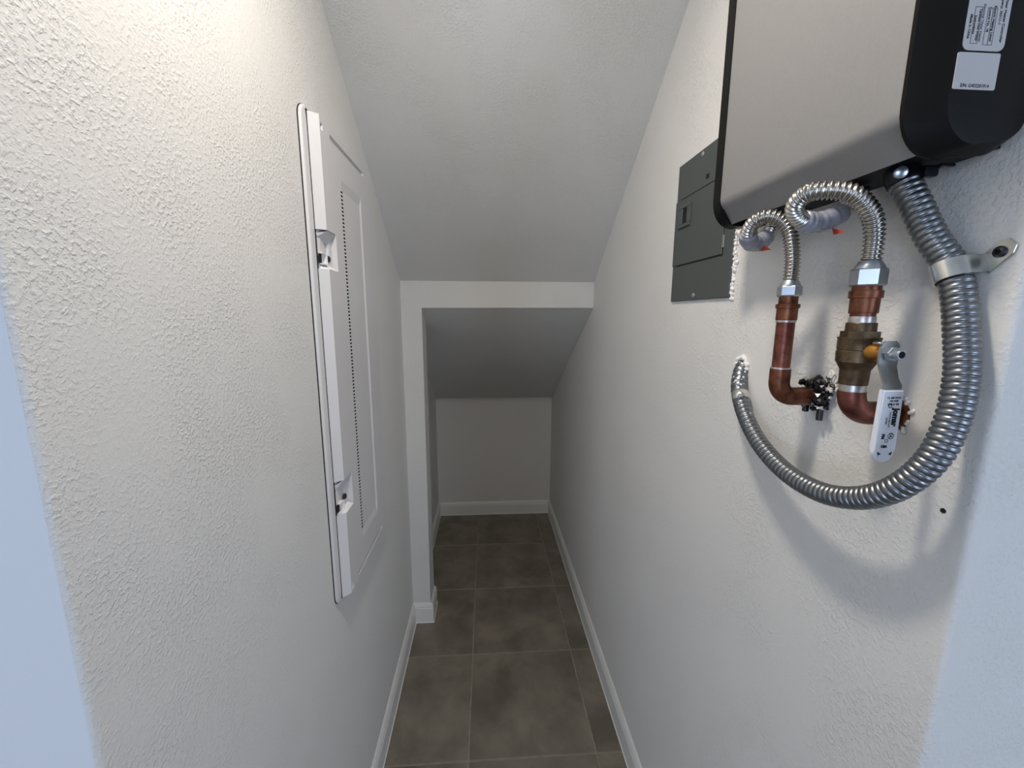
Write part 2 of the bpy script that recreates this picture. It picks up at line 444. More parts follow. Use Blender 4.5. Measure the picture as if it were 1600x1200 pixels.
# door as a relief: edges, recessed centre panel, slots, latch pockets
DX0, DX1 = XL + .0095, -.352
DY0, DY1, DZ0, DZ1 = .954, 1.356, .838, 1.976
LATCH = ((1.652, 1.737), (1.062, 1.150))
IN = (1.080, 1.236, .936, 1.872)
ys = [DY0, DY0 + .014, .9715, .9735, .983, .985, 1.0, 1.004, 1.0235, 1.0245, 1.0255, 1.050, 1.0785, 1.0865, 1.150, 1.234, 1.241, 1.277, 1.2785, 1.30, DY1 - .006, DY1]
zs = [DZ0, DZ0 + .004, .8470, .8490, .8510, .8530, .8610, .8625, .90, .930, .954, 1.0, LATCH[1][0], LATCH[1][0] + .001, 1.09, 1.12, LATCH[1][1] - .001, LATCH[1][1], 1.3, 1.5, LATCH[0][0], LATCH[0][0] + .001, 1.68, 1.71, LATCH[0][1] - .001, LATCH[0][1],
      1.80, 1.855, 1.876, 1.92, 1.9440, 1.9455, 1.9535, 1.9550, 1.958, DZ1 - .004, DZ1]
def relief(y, z):
    h = DX1
    if y <= DY0 or y >= DY1 or z <= DZ0 or z >= DZ1: return DX0
    # recessed centre panel with sloping sides
    if 1.0865 <= y <= 1.234 and .954 <= z <= 1.855: h = DX1 - .0032
    # slots along top and bottom edge
    if 1.0250 < y < 1.2780 and (1.9455 <= z <= 1.9535 or .8530 <= z <= .8610): h = DX1 - .008
    # corner thumb notches
    if .9735 <= y <= .983 and (1.9455 <= z <= 1.9550 or .8490 <= z <= .8530): h = DX1 - .006
    # latch pockets in the near edge
    for a, b in LATCH:
        if a < z < b and y < 1.024: h = DX0 + (.004 if y < 1.002 else .009)
    return h
bm = bmesh.new()
G = [[bm.verts.new((relief(y, z), y, z)) for z in zs] for y in ys]
for i in range(len(ys) - 1):
    for j in range(len(zs) - 1):
        bm.faces.new((G[i][j], G[i + 1][j], G[i + 1][j + 1], G[i][j + 1]))
door = link('door', bm, PLASTIC, enc)
# seam around the door
bm = bmesh.new(); box(bm, DX0 - .0012, DX0 + .0012, DY0 - .0018, DY1, DZ0 + .001, DZ1 - .001)
link('door_gap', bm, HOLE, enc)
# vent teeth along the near edge of the centre panel
bm = bmesh.new(); z = .962
teeth = bmesh.new()
while z < 1.848:
    box(bm, DX1 - .0010, DX1 + .0007, 1.0768, 1.0866, z, z + .0056)
    box(teeth, DX1 - .0010, DX1 + .0009, 1.0775, 1.0872, z + .0057, z + .0089)
    z += .0090
link('vent_hole', bm, HOLE, door, kind='stuff', label='row of small square black vent holes')
link('vent_tooth', teeth, PLASTIC_W, door, kind='stuff')
for k, (a, b) in enumerate(LATCH):
    up = k == 0
    bm = bmesh.new()
    # faceted hood inside the pocket
    if up:
        zz = (b - .001, b - .028); tabz = (a + .010, a + .036)
    else:
        zz = (b - .001, b - .034); tabz = (a + .004, a + .030)
    v = [bm.verts.new(p) for p in ((DX0 + .0015, DY0 + .001, zz[0] - .008), (DX1 - .001, .976, zz[0]), (DX1 - .0005, 1.0235, zz[0]), (DX0 + .006, 1.002, zz[1]), (DX0 + .002, .958, zz[1] + .012))]
    bm.faces.new((v[0], v[1], v[4])); bm.faces.new((v[1], v[3], v[4])); bm.faces.new((v[1], v[2], v[3]))
    lt = link('latch', bm, PLASTIC, enc)
    bm = bmesh.new()
    tz0, tz1 = tabz
    box(bm, DX0 + .004, DX0 + .0115, .960, .984, tz0, tz0 + .0025); box(bm, DX0 + .004, DX0 + .0115, .960, .984, tz1 - .0025, tz1)
    box(bm, DX0 + .004, DX0 + .0125, .981, .9845, tz0, tz1)
    link('latch_tab', bm, PLASTIC_W, lt)
    bm = bmesh.new(); box(bm, DX0 + .0032, DX0 + .0048, .955, .969, tz0 + .003, tz1 - .003)
    link('latch_opening', bm, HOLE, lt)
    bm = bmesh.new()
    lathe(bm, (DX0 + .006, 1.0005, (tz0 + tz1) / 2 + (.003 if up else .014)), (1, 0, 0), [(0, .0075), (.003, .0075), (.0055, .005), (.006, .002)], 20)
    link('latch_screw', bm, STEELDK, lt, angle=40)
    bm = bmesh.new()
    v = [bm.verts.new(p) for p in ((DX0 + .003, .958, a + .0005), (DX1 - .0004, .972, a + .0005), (DX1 - .0004, 1.0235, a + .0005), (DX0 + .0092, 1.016, a + .010), (DX0 + .0045, .962, a + .006))]
    bm.faces.new(v)
    link('latch_sill', bm, PLASTIC_W, lt)

# ------------------------------------------------------------------ grey breaker panel on the right wall
brk = thing('breaker_panel', 'dark grey metal breaker panel cover on the right wall behind the water heater', 'breaker panel')
PXF = XR - .0055
bm = bmesh.new(); box(bm, PXF, XR + .001, .810, 1.070, 1.588, 1.921, .0012, 1)
cover = link('cover', bm, GREYDOOR, brk)
bm = bmesh.new(); box(bm, PXF - .0004, PXF + .001, .8425, 1.0475, 1.6745, 1.8375); link('door_gap', bm, HOLE, brk)
bm = bmesh.new(); box(bm, PXF - .0020, PXF + .001, .8452, 1.0700, 1.6772, 1.8348, .0012, 1); bdoor = link('door', bm, GREYDOOR, brk)
bm = bmesh.new()
b0 = PXF - .002
for a in ((.987, 1.0475, 1.811, 1.818), (.987, 1.0475, 1.766, 1.775), (.987, .994, 1.775, 1.811), (1.026, 1.0475, 1.775, 1.811)):
    box(bm, b0 - .0035, b0 + .0005, a[0], a[1], a[2], a[3], .0008, 1)
box(bm, b0 - .0035, b0 + .0005, .994, 1.003, 1.775, 1.811)
lt = link('latch', bm, GREYDOOR, bdoor)
bm = bmesh.new(); box(bm, b0 - .0012, b0 - .0002, 1.003, 1.026, 1.775, 1.811); link('latch_slot', bm, HOLE, bdoor)
for y, z in ((.9555, 1.910), (.9510, 1.5985)):
    bm = bmesh.new(); lathe(bm, (PXF + .0005, y, z), (-1, 0, 0), [(0, .0062), (.0015, .0062), (.003, .0045), (.0036, .0015)], 18)
    link('cover_screw', bm, NUT, brk, angle=40)
bm = bmesh.new(); box(bm, PXF - .0026, PXF + .0004, .8385, .8455, 1.690, 1.716, .0006, 1)
link('hinge', bm, LEVER, brk, label='small bright hinge knuckle')
# little embossed mark on the cover, above the door
bm = bmesh.new(); box(bm, PXF - .0006, PXF + .001, .921, .934, 1.850, 1.860, .0004, 1); link('emblem', bm, BLKMETAL, brk)
# broken plaster edge along the near side of the panel
bm = bmesh.new(); z = 1.585
while z < 1.735:
    w = random.uniform(.003, .011); h = random.uniform(.004, .011)
    for _ in range(2):
        c = Vector((XR - random.uniform(.0, .003), .808 - w * random.random(), z + random.uniform(-.003, .003)))
        mt = Matrix.Translation(c) @ Matrix.Rotation(random.uniform(0, 3), 4, 'X') @ Matrix.Diagonal((random.uniform(.0015, .003), w * .7, h * .6, 1))
        bmesh.ops.create_icosphere(bm, subdivisions=1, radius=1, matrix=mt)
    z += h * .55
tag(link('plaster_edge', bm, PLASTER, smooth=True), 'ragged white plaster crumbs along the near edge of the breaker panel', 'plaster')

# ------------------------------------------------------------------ tankless water heater
hw = thing('water_heater', 'wall-hung tankless water heater with silver front and black end caps', 'water heater')
XF, HZ0, HZ1 = .389, 1.702, 2.135
HY0, HY1 = .389, .694
prof = [(XF, HZ1 - .03), (XF, 1.742)]
for i in range(1, 8):                                      # tight fold, then a lip that slopes back underneath
    t = math.radians(52 * i / 7); prof.append((XF + .022 * (1 - math.cos(t)), 1.742 - .022 * math.sin(t)))
prof.append((.4125, HZ0 + .0005))
top = [(XF + .02, HZ1), (XF + .006, HZ1 - .008)]
outline = prof + [(.4140, HZ0 + .0010), (.4140, HZ0 + .012), (.400, 1.75), (.400, HZ1 - .02), (.42, HZ1 - .010)] + [(.42, HZ1)] + top
bm = bmesh.new(); prism(bm, outline, 'y', HY0, HY1)
link('front_cover', bm, SILVER, hw, angle=35)
def cap_ring(y, xf, zb, rear, zr, zt, n=8):
    """outline of an end cap in the x-z plane: front lip, flat bottom, rounded rear corner against the wall"""
    pts = [(xf, zt)]
    r = .035
    pts.append((xf, zb + r * 1.25))
    for i in range(1, n + 1):
        t = math.radians(90 * i / n); pts.append((xf + r * (1 - math.cos(t)), zb + r * 1.25 * (1 - math.sin(t))))
    rr = .022
    pts.append((rear - rr * 1.2, zb + (zr - zb) * .25))
    for i in range(1, n + 1):
        t = math.radians(90 * i / n); pts.append((rear - rr * 1.2 + rr * 1.2 * math.sin(t), zb + (zr - zb) * .25 + rr * (1 - math.cos(t))))
    pts.append((rear, zt))
    return [(x, y, z) for x, z in pts]
for s_, ya, wide in ((1, HY0, .0), (-1, HY1, .016)):
    bm = bmesh.new()
    loft(bm, [cap_ring(ya + s_ * .004, XF - .0012, 1.6995, .4935, 1.712, HZ1),
              cap_ring(ya - s_ * wide, XF - .0012, 1.6985, .4935, 1.711, HZ1),
              cap_ring(ya - s_ * (wide + .0158), XF + .0215, 1.7055, .491, 1.716, HZ1 - .002),
              cap_ring(ya - s_ * (wide + .0165), XF + .0245, 1.709, .488, 1.719, HZ1 - .004)])
    link('end_cap', bm, BLACK, hw, angle=24)
bm = bmesh.new(); box(bm, .4135, .494, HY0 + .002, HY1 - .002, HZ0 + .008, HZ1 - .012); link('chassis', bm, UNDER, hw)
SY = HY0 - .0168
def sticker(name, pts, lab):
    b = bmesh.new(); prism(b, pts, 'y', SY - .0003, SY + .0006)
    return link(name, b, STICK, hw, label=lab)
st1 = sticker('serial_sticker', rrect(.4135, .4537, 1.7495, 1.7788, .0015, 4), 'small white sticker with a serial number')
text_mesh('serial_number', 'S/N: G402201914', .0040, INK, st1, (.4338, SY - .0004, 1.7525), FACE, .00006, .95)
st2 = sticker('rating_sticker', rrect(.4162, .4555, 1.7803, 1.868, .006, 6), 'white rating label with small grey print turned sideways')
def dl(x, zc, body, size=.0030, m=INK, sq=1.0, b=.00008):
    text_mesh('print', body, size, m, st2, (x, SY - .0004, zc), DOWN, b, sq)
dl(.4508, 1.8065, 'E. Water Heater Controller', .0034)
dl(.4468, 1.8135, 'Company, 36511-1', .0033)
dl(.4410, 1.8015, 'Electric Heating Listed', .0030)
dl(.4365, 1.8045, 'Control No. 18', .0030)
dl(.4308, 1.8015, 'Electrical Water Heater', .0030, GREYINK)
dl(.4278, 1.8000, 'Tankless Hot Water', .0030)
dl(.4240, 1.8000, 'Instructions', .0030)
dl(.4200, 1.7985, 'Made in China', .0032)
bm = bmesh.new()
def frame2(x0, x1, z0, z1, w=.00035):
    for a in ((x0, x1, z0, z0 + w), (x0, x1, z1 - w, z1), (x0, x0 + w, z0, z1), (x1 - w, x1, z0, z1)):
        box(bm, a[0], a[1], SY - .0005, SY - .0002, a[2], a[3])
frame2(.4343, .4392, 1.7848, 1.8135); frame2(.4388, .4432, 1.7848, 1.8135); frame2(.4225, .4292, 1.7855, 1.8138)
link('print_frame', bm, GREYINK, st2)

# ------------------------------------------------------------------ plumbing under the heater
def arc_elbow(bm, c, z0, xwall, r, bend, ztop):
    """vertical pipe that turns into the wall (+X)"""
    x, y = c
    pts = [(x, y, ztop)]
    for i in range(11):
        t = math.radians(90 * i / 10)
        pts.append((x + bend * (1 - math.cos(t)), y, z0 + bend - bend * math.sin(t)))
    pts.append((xwall, y, z0))
    tube(bm, pts, [r] * len(pts), 26)
def ring_z(bm, c, z0, z1, r, seg=26):
    lathe(bm, (c[0], c[1], z0), (0, 0, 1), [(0, r * .985), ((z1 - z0) * .2, r), ((z1 - z0) * .8, r), (z1 - z0, r * .985)], seg)
def hexnut(bm, c, z0, z1, r, phase=.3):
    lathe(bm, (c[0], c[1], z0), (0, 0, 1), [(0, r * .9), (.0018, r), (z1 - z0 - .0018, r), (z1 - z0, r * .9)], 6, phase)

# --- left copper stub
c1 = (.4285, .5613)
p1 = thing('copper_pipe', 'slim copper pipe elbow leaving the wall through a lump of black tar', 'pipe')
bm = bmesh.new(); arc_elbow(bm, c1, 1.4340, XR + .01, .0116, .022, 1.569); link('pipe', bm, COPPER, p1, angle=40)
bm = bmesh.new()
pts = [(c1[0], c1[1], 1.475), (c1[0], c1[1], 1.456)]
for i in range(9):
    t = math.radians(90 * i / 8); pts.append((c1[0] + .022 * (1 - math.cos(t)), c1[1], 1.456 - .022 * math.sin(t)))
pts.append((c1[0] + .046, c1[1], 1.434))
tube(bm, pts, [.0134] * len(pts), 26)
link('elbow', bm, COPPERDK, p1, angle=40)
bm = bmesh.new(); ring_z(bm, c1, 1.4745, 1.4775, .0129); link('solder_ring', bm, SOLDER, p1, angle=40)
bm = bmesh.new(); lathe(bm, (c1[0] + .0455, c1[1], 1.434), (1, 0, 0), [(0, .0126), (.003, .0126)], 26); link('solder_ring', bm, SOLDER, p1, angle=40)
bm = bmesh.new()
lathe(bm, (c1[0], c1[1], 1.545), (0, 0, 1), [(0, .0129), (.0015, .0132), (.0165, .0132), (.017, .0150), (.0225, .0150), (.0230, .0120), (.036, .0120)], 30)
link('threaded_adapter', bm, COPPERDK, p1, angle=40)
bm = bmesh.new(); ring_z(bm, c1, 1.5420, 1.5452, .0127); link('solder_ring', bm, SOLDER, p1, angle=40)

# --- right copper stub below and above the valve
c2 = (.4372, .4514)
p2 = thing('copper_pipe', 'thick copper elbow and fittings below and above the lever valve', 'pipe')
bm = bmesh.new(); arc_elbow(bm, c2, 1.4350, XR + .01, .0120, .024, 1.4715); link('pipe', bm, COPPER, p2, angle=40)
bm = bmesh.new(); lathe(bm, (c2[0], c2[1], 1.5425), (0, 0, 1), [(0, .0120), (.04, .0120)], 26); link('pipe', bm, COPPER, p2, angle=40)
bm = bmesh.new()
pts = [(c2[0], c2[1], 1.4625), (c2[0], c2[1], 1.461)]
for i in range(9):
    t = math.radians(90 * i / 8); pts.append((c2[0] + .025 * (1 - math.cos(t)), c2[1], 1.460 - .025 * math.sin(t)))
pts.append((c2[0] + .050, c2[1], 1.435))
tube(bm, pts, [.0140] * len(pts), 28)
link('elbow', bm, COPPER, p2, angle=40)
bm = bmesh.new(); ring_z(bm, c2, 1.462, 1.4715, .0131); link('solder_ring', bm, SOLDER, p2, angle=40)
bm = bmesh.new(); ring_z(bm, c2, 1.5425, 1.5505, .0128); link('solder_ring', bm, SOLDER, p2, angle=40)
bm = bmesh.new()
lathe(bm, (c2[0], c2[1], 1.5540), (0, 0, 1), [(0, .0134), (.001, .0138), (.017, .0140), (.0175, .0158), (.0255, .0160), (.026, .0138), (.040, .0138)], 30)
link('threaded_adapter', bm, COPPERDK, p2, angle=40)
bm = bmesh.new()
lathe(bm, (XR - .0025, c2[1], 1.434), (1, 0, 0), [(0, .0165), (.001, .0195), (.0035, .021)], 18); link('wall_patch', bm, COPPERDK, p2, label='rusty ring where the pipe enters the wall')
bm = bmesh.new()
for k in range(16):
    t = random.uniform(-1.2, 1.8); rr = random.uniform(.019, .025)
    mt = Matrix.Translation((XR - .001, c2[1] - rr * math.cos(t), 1.434 + rr * math.sin(t))) @ Matrix.Diagonal((random.uniform(.001, .0022), random.uniform(.0015, .004), random.uniform(.0015, .004), 1))
    bmesh.ops.create_icosphere(bm, subdivisions=1, radius=1, matrix=mt)
link('plaster_crumbs', bm, PLASTER, p2, smooth=True)

# --- ball valve
bv = thing('ball_valve', 'tarnished brass ball valve with a white vinyl lever pointing down', 'valve')
bm = bmesh.new()
lathe(bm, (c2[0], c2[1], 1.4705), (0, 0, 1), [(0, .0136), (.0008, .0142), (.0175, .0145), (.0185, .0150), (.0270, .0195), (.0275, .0200), (.0400, .0203), (.0405, .0196), (.0415, .0196),
      (.0420, .0202), (.0535, .0202), (.0545, .0208), (.0560, .0208)], 36)
body = link('body', bm, BRASS, bv, angle=35)
bm = bmesh.new(); lathe(bm, (c2[0], c2[1], 1.5265), (0, 0, 1), [(0, .0188), (.0070, .0188)], 8, .2)
lathe(bm, (c2[0], c2[1], 1.5335), (0, 0, 1), [(0, .0148), (.0092, .0146), (.0100, .0140)], 28)
link('end_piece', bm, BRASS, bv, angle=35)
bm = bmesh.new()                                            # raised casting marks on the body
for k in range(40):
    t = random.uniform(math.radians(150), math.radians(290)); zz = random.uniform(1.4995, 1.5095)
    mt = Matrix.Translation((c2[0] + .0202 * math.cos(t), c2[1] + .0202 * math.sin(t), zz)) @ Matrix.Rotation(t, 4, 'Z') @ Matrix.Diagonal((.0007, random.uniform(.0006, .0016), random.uniform(.0006, .0022), 1))
    bmesh.ops.create_cube(bm, size=1.4, matrix=mt)
link('casting_mark', bm, BRASS, bv, kind='stuff')
sx, sz = .4372, 1.5105
bm = bmesh.new(); lathe(bm, (sx, c2[1] - .012, sz), (0, -1, 0), [(0, .0098), (.0115, .0098), (.0150, .0085), (.0250, .0080), (.0265, .0060), (.030, .0055)], 24)
link('stem', bm, BRASSB, bv, angle=40)
# lever: plate at the stem, cranked outwards, then straight down
HYp = c2[1] - .0375; HYl = .4045
bm = bmesh.new()
hw_ = .0112
sect = [(HYp, 1.5245, .006), (HYp, 1.5205, .0100), (HYp, 1.512, hw_), (HYp, 1.500, .0108), (HYp - .0005, 1.497, .0100), (HYl + .004, 1.484, .0094), (HYl, 1.4775, .0100), (HYl, 1.462, .0108)]
rings = []
for y, z, w in sect:
    rings.append([(sx - w, y - .0012, z), (sx + w, y - .0012, z), (sx + w, y + .0012, z), (sx - w, y + .0012, z)])
loft(bm, rings)
box(bm, sx - .0120, sx - .0050, HYp - .001, HYp + .009, 1.5205, 1.5230, .0006, 1)          # stop tab
lever = link('lever', bm, LEVER, bv, angle=40)
bm = bmesh.new()
out = [(sx - .0122, 1.4725), (sx + .0122, 1.4725), (sx + .0118, 1.406)]
for i in range(13):
    t = math.radians(-5 - 170 * i / 12); out.append((sx + .0118 * math.cos(t), 1.4035 + .0125 * math.sin(t)))
out.append((sx - .0118, 1.406))
prism(bm, out, 'y', HYl - .0032, HYl + .0032)
bmesh.ops.bevel(bm, geom=[e for e in bm.edges if abs(e.verts[0].co.y - e.verts[1].co.y) < 1e-6], offset=.0014, segments=3, affect='EDGES')
grip = link('grip', bm, VINYL, bv, angle=50)
bm = bmesh.new(); lathe(bm, (sx, HYp - .001, sz), (0, -1, 0), [(0, .0076), (.001, .0084), (.0050, .0084), (.006, .0076)], 6, .4); link('lever_nut', bm, NUT, bv, angle=30)
bm = bmesh.new(); lathe(bm, (sx, HYp - .006, sz), (0, -1, 0), [(0, .0056), (.0075, .0056), (.0085, .0050), (.0085, .0038), (.0070, .0036)], 20); stud = link('stud', bm, NUT, bv, angle=30)
bm = bmesh.new(); lathe(bm, (sx, HYp - .0138, sz), (0, -1, 0), [(0, .0037), (.0004, .0037)], 16); link('stud_end', bm, HOLE, bv)
gy = HYl - .0034
for k, s_ in enumerate(('CL 600 WOG', '150 WSP', 'NSF-61 3/4')):
    text_mesh('print', s_, .0029, INK, grip, (sx + .0012, gy, 1.4640 - k * .0035), FACE, .0001, .95)
text_mesh('brand_print', 'Jomar', .0090, INK, grip, (sx + .0054, gy, 1.4425), DOWN, .0006, .92)
text_mesh('print', 'VALVE GROUP', .0026, INK, grip, (sx - .0005, gy, 1.4400), DOWN, .00006, 1)
text_mesh('print', 'LISTED', .0026, INK, grip, (sx - .0040, gy, 1.4385), DOWN, .00006, 1)
def ring_mark(x, z, r, w):
    b = bmesh.new()
    o1 = [(x + r * math.cos(t * .2618), z + r * math.sin(t * .2618)) for t in range(24)]
    i1 = [(x + (r - w) * math.cos(t * .2618), z + (r - w) * math.sin(t * .2618)) for t in range(24)]
    A = [b.verts.new((p[0], gy, p[1])) for p in o1]; B = [b.verts.new((p[0], gy, p[1])) for p in i1]
    for j in range(24): b.faces.new((A[j], A[(j + 1) % 24], B[(j + 1) % 24], B[j]))
    link('print_ring', b, INK, grip)
ring_mark(sx - .0022, 1.4555, .0024, .0009)
ring_mark(sx + .0040, 1.4215, .0036, .0007)
text_mesh('print', 'UL', .0042, INK, grip, (sx + .0040, gy, 1.4215), DOWN, .0002, 1)
text_mesh('print', 'FM', .0046, INK, grip, (sx - .0050, gy, 1.4210), DOWN, .0003, 1)
ring_mark(sx - .0002, 1.4160, .0021, .0006)
text_mesh('print', 'CSA', .0036, INK, grip, (sx - .0020, gy, 1.4095), FACE, .0004, 1)
bm = bmesh.new()
for s_ in (-1, 1):
    for tri in (((.0085, 1.4035), (.0040, 1.4010), (.0078, 1.3995)), ((.0088, 1.4035), (.0074, 1.4035), (.0068, 1.3972))):
        vv = [bm.verts.new((sx + s_ * a, gy, b)) for a, b in tri]; bm.faces.new(vv)
link('print_arrow', bm, INK, grip)

# --- corrugated stainless hoses
def steel_prof(t): return .5 + .5 * math.cos(2 * math.pi * t)
def hose(name, label, ctrl, sleeve, c, nz, nr, tagp):
    h = thing(name, label, 'hose', 'stainless water hoses')
    b = bmesh.new(); corrugated(b, ctrl, .0104, .0050, .0026, steel_prof, 22); link('hose_body', b, STEEL, h, smooth=True)
    b = bmesh.new(); pts = spline(sleeve, .002)
    n = len(pts); tube(b, pts, [.0122 + .0008 * math.sin(i * 1.3) * math.sin(i * .37) - (.0012 if i in (0, n - 1) else 0) for i in range(n)], 22)
    link('sleeve', b, SLEEVE, h, angle=60, label='grey plastic sleeve')
    b = bmesh.new(); hexnut(b, c, nz[0], nz[1] - .004, nr); nt_ = link('nut', b, NUT, h)
    b = bmesh.new(); lathe(b, (c[0], c[1], nz[1] - .005), (0, 0, 1), [(0, nr * .86), (.004, nr * .80), (.0075, nr * .66), (.009, nr * .62)], 26); link('collar', b, NUT, h, angle=40)
    e = ctrl[-1]
    b = bmesh.new(); lathe(b, (e[0], e[1], 1.690), (0, 0, 1), [(0, .0130), (.016, .0130)], 6); link('port_nut', b, BLKMETAL, h)
    # paper-thin tag with a printed arrow, folded out from the sleeve
    b = bmesh.new(); a0, a1, a2, a3 = [Vector(p) for p in tagp]
    vs1 = [b.verts.new(p) for p in (a0, a1, a2)]; b.faces.new(vs1)
    bmesh.ops.solidify(b, geom=b.faces[:], thickness=.0003); link('tag', b, FILM, h)
    b = bmesh.new(); w = (a1 - a2) * .5
    mid = a1 * .5 + a2 * .5
    vs2 = [b.verts.new(p) for p in (mid + w * 1.2, a3, mid - w * 1.2)]; b.faces.new(vs2)
    bmesh.ops.solidify(b, geom=b.faces[:], thickness=.0003); link('tag_arrow', b, RED, h, label='small orange-red arrow tip')
    return h
h2 = [(.4372, .4514, 1.600), (.4372, .4512, 1.612), (.4370, .4505, 1.627), (.4345, .4490, 1.6430), (.4250, .4457, 1.6615), (.4050, .4447, 1.6788), (.3910, .4482, 1.6854), (.3770, .4563, 1.6887), (.3680, .4709, 1.6893),
      (.3670, .4860, 1.6821), (.3760, .4970, 1.6734), (.3930, .5038, 1.6663), (.4150, .5062, 1.6664), (.4350, .5062, 1.6736), (.4500, .5062, 1.6859), (.4570, .5044, 1.7005)]
hose('water_hose', 'larger corrugated steel hose looping above the lever valve', h2,
     [(.3900, .5030, 1.6670), (.4030, .5055, 1.6655), (.4180, .5062, 1.6670), (.4340, .5062, 1.6730), (.4430, .5062, 1.6795)], c2, (1.5845, 1.6085), .0172,
     ((.4040, .4990, 1.6560), (.4300, .5029, 1.6584), (.4300, .4998, 1.6510), (.4350, .4863, 1.6514)))
h1 = [(.4285, .5613, 1.588), (.4282, .5610, 1.605), (.4275, .5607, 1.6250), (.4240, .5605, 1.6463), (.4170, .5600, 1.6668), (.4055, .5635, 1.6815), (.3920, .5706, 1.6880), (.3830, .5813, 1.6847),
      (.3830, .5954, 1.6754), (.3920, .6104, 1.6658), (.4080, .6210, 1.6605), (.4280, .6300, 1.6665), (.4450, .6393, 1.6814), (.4540, .6459, 1.7000)]
hose('water_hose', 'smaller corrugated steel hose looping above the slim copper pipe', h1,
     [(.3860, .6020, 1.6710), (.3940, .6125, 1.6645), (.4080, .6212, 1.6605), (.4250, .6285, 1.6650), (.4370, .6345, 1.6735)], c1, (1.578, 1.597), .0152,
     ((.4030, .6120, 1.6520), (.4200, .6239, 1.6498), (.4200, .6131, 1.6556), (.4250, .6030, 1.6483)))

# --- galvanised flexible conduit
co = thing('flexible_conduit', 'thick galvanised flexible metal conduit curving from the heater down into the wall', 'conduit')
cpath = [(.452, .4440, 1.7010), (.4545, .4370, 1.6850), (.459, .4295, 1.6668), (.468, .4180, 1.6340), (.4775, .4035, 1.6040), (.4778, .3925, 1.5790), (.4755, .3800, 1.5340), (.4705, .3690, 1.4911), (.4625, .3637, 1.4469),
         (.4525, .3675, 1.4056), (.443, .3880, 1.3670), (.4385, .4246, 1.3384), (.438, .4782, 1.3221), (.443, .5494, 1.3233), (.452, .6236, 1.3443), (.465, .6864, 1.3783), (.476, .7250, 1.4130), (.490, .7450, 1.4450), (.507, .7550, 1.4630)]
bm = bmesh.new(); gp = spline(cpath, .00078); ph = 0.0; gr = []
for k in range(len(gp)):                                    # interlocked strip, pulled a little apart towards the wall end
    fr_ = k / len(gp); pitch = .0067 + max(0.0, fr_ - .45) / .55 * .0045
    ph = (ph + .00078 / pitch) % 1.0; gr.append(.0138 - .0024 * abs(2 * ph - 1) ** 4)
tube(bm, gp, gr, 26); link('conduit_body', bm, GALV, co, smooth=True)
# coupling near the wall end
bm = bmesh.new()
a = Vector((.4715, .7080, 1.3965)); b_ = Vector((.4770, .7270, 1.4155)); d = (b_ - a).normalized()
lathe(bm, a, d, [(0, .0142), (.001, .0150), (.016, .0150), (.017, .0142)], 26)
lathe(bm, a + d * .008 + Vector((-.008, -.012, .004)), (-.5, -.6, .3), [(0, .0042), (.006, .0042), (.007, .003)], 14)
link('coupling', bm, STRAP, co, angle=40)
# splashes of wall paint on the lower end
bm = bmesh.new(); cp_ = spline(cpath, .003); L0 = len(cp_)
fr = frames(cp_)
for k in range(34):
    i = int(L0 * random.choice((random.uniform(.915, .985), random.uniform(.915, .985), random.uniform(.80, .97)))); p, n1, n2 = fr[min(i, L0 - 1)]
    dirv = Vector((-.45, -.35, .82)).normalized(); tt = (fr[min(i + 1, L0 - 1)][0] - p).normalized()
    dirv = (dirv - tt * dirv.dot(tt)).normalized()
    dirv = Quaternion(tt, random.gauss(0, .5)) @ dirv
    mt = Matrix.Translation(p + dirv * .0134) @ dirv.to_track_quat('Z', 'Y').to_matrix().to_4x4() @ Matrix.Diagonal((random.uniform(.0008, .0026), random.uniform(.0008, .0030), .0008, 1))
    bmesh.ops.create_icosphere(bm, subdivisions=1, radius=1, matrix=mt)
link('paint_splash', bm, PLASTER, co, kind='stuff')
# collar of wet plaster where it enters the wall
bm = bmesh.new()
for k in range(26):
    t = k / 26 * 6.283; rr = random.uniform(.0145, .018)
    mt = Matrix.Translation((XR - .002, .7500 + rr * math.cos(t), 1.4560 + rr * math.sin(t))) @ Matrix.Diagonal((random.uniform(.003, .006), random.uniform(.004, .006), random.uniform(.004, .006), 1))
    bmesh.ops.create_icosphere(bm, subdivisions=1, radius=1, matrix=mt)
link('plaster_collar', bm, PLASTER, co, smooth=True)
# black clamp connector at the heater
bm = bmesh.new()
a = Vector((.4535, .4402, 1.6925)); d = Vector((-.0025, .0060, .0165)).normalized()
lathe(bm, a, d, [(0, .0148), (.0008, .0158), (.011, .0160), (.0115, .0145), (.0190, .0145)], 26)
conn = link('connector', bm, BLKMETAL, co, angle=40)
bm = bmesh.new()
lathe(bm, (.4360, .4315, 1.7000), (-.45, -.85, -.15), [(0, .0060), (.004, .0060), (.0050, .0045)], 18); link('clamp_screw', bm, NUT, conn, angle=40)
bm = bmesh.new(); box(bm, .455, .470, .4215, .4300, 1.6945, 1.7055, .0015, 1); box(bm, .466, .482, .4170, .4215, 1.7030, 1.7055, .0008, 1)
link('clamp_ear', bm, BLKMETAL, conn)

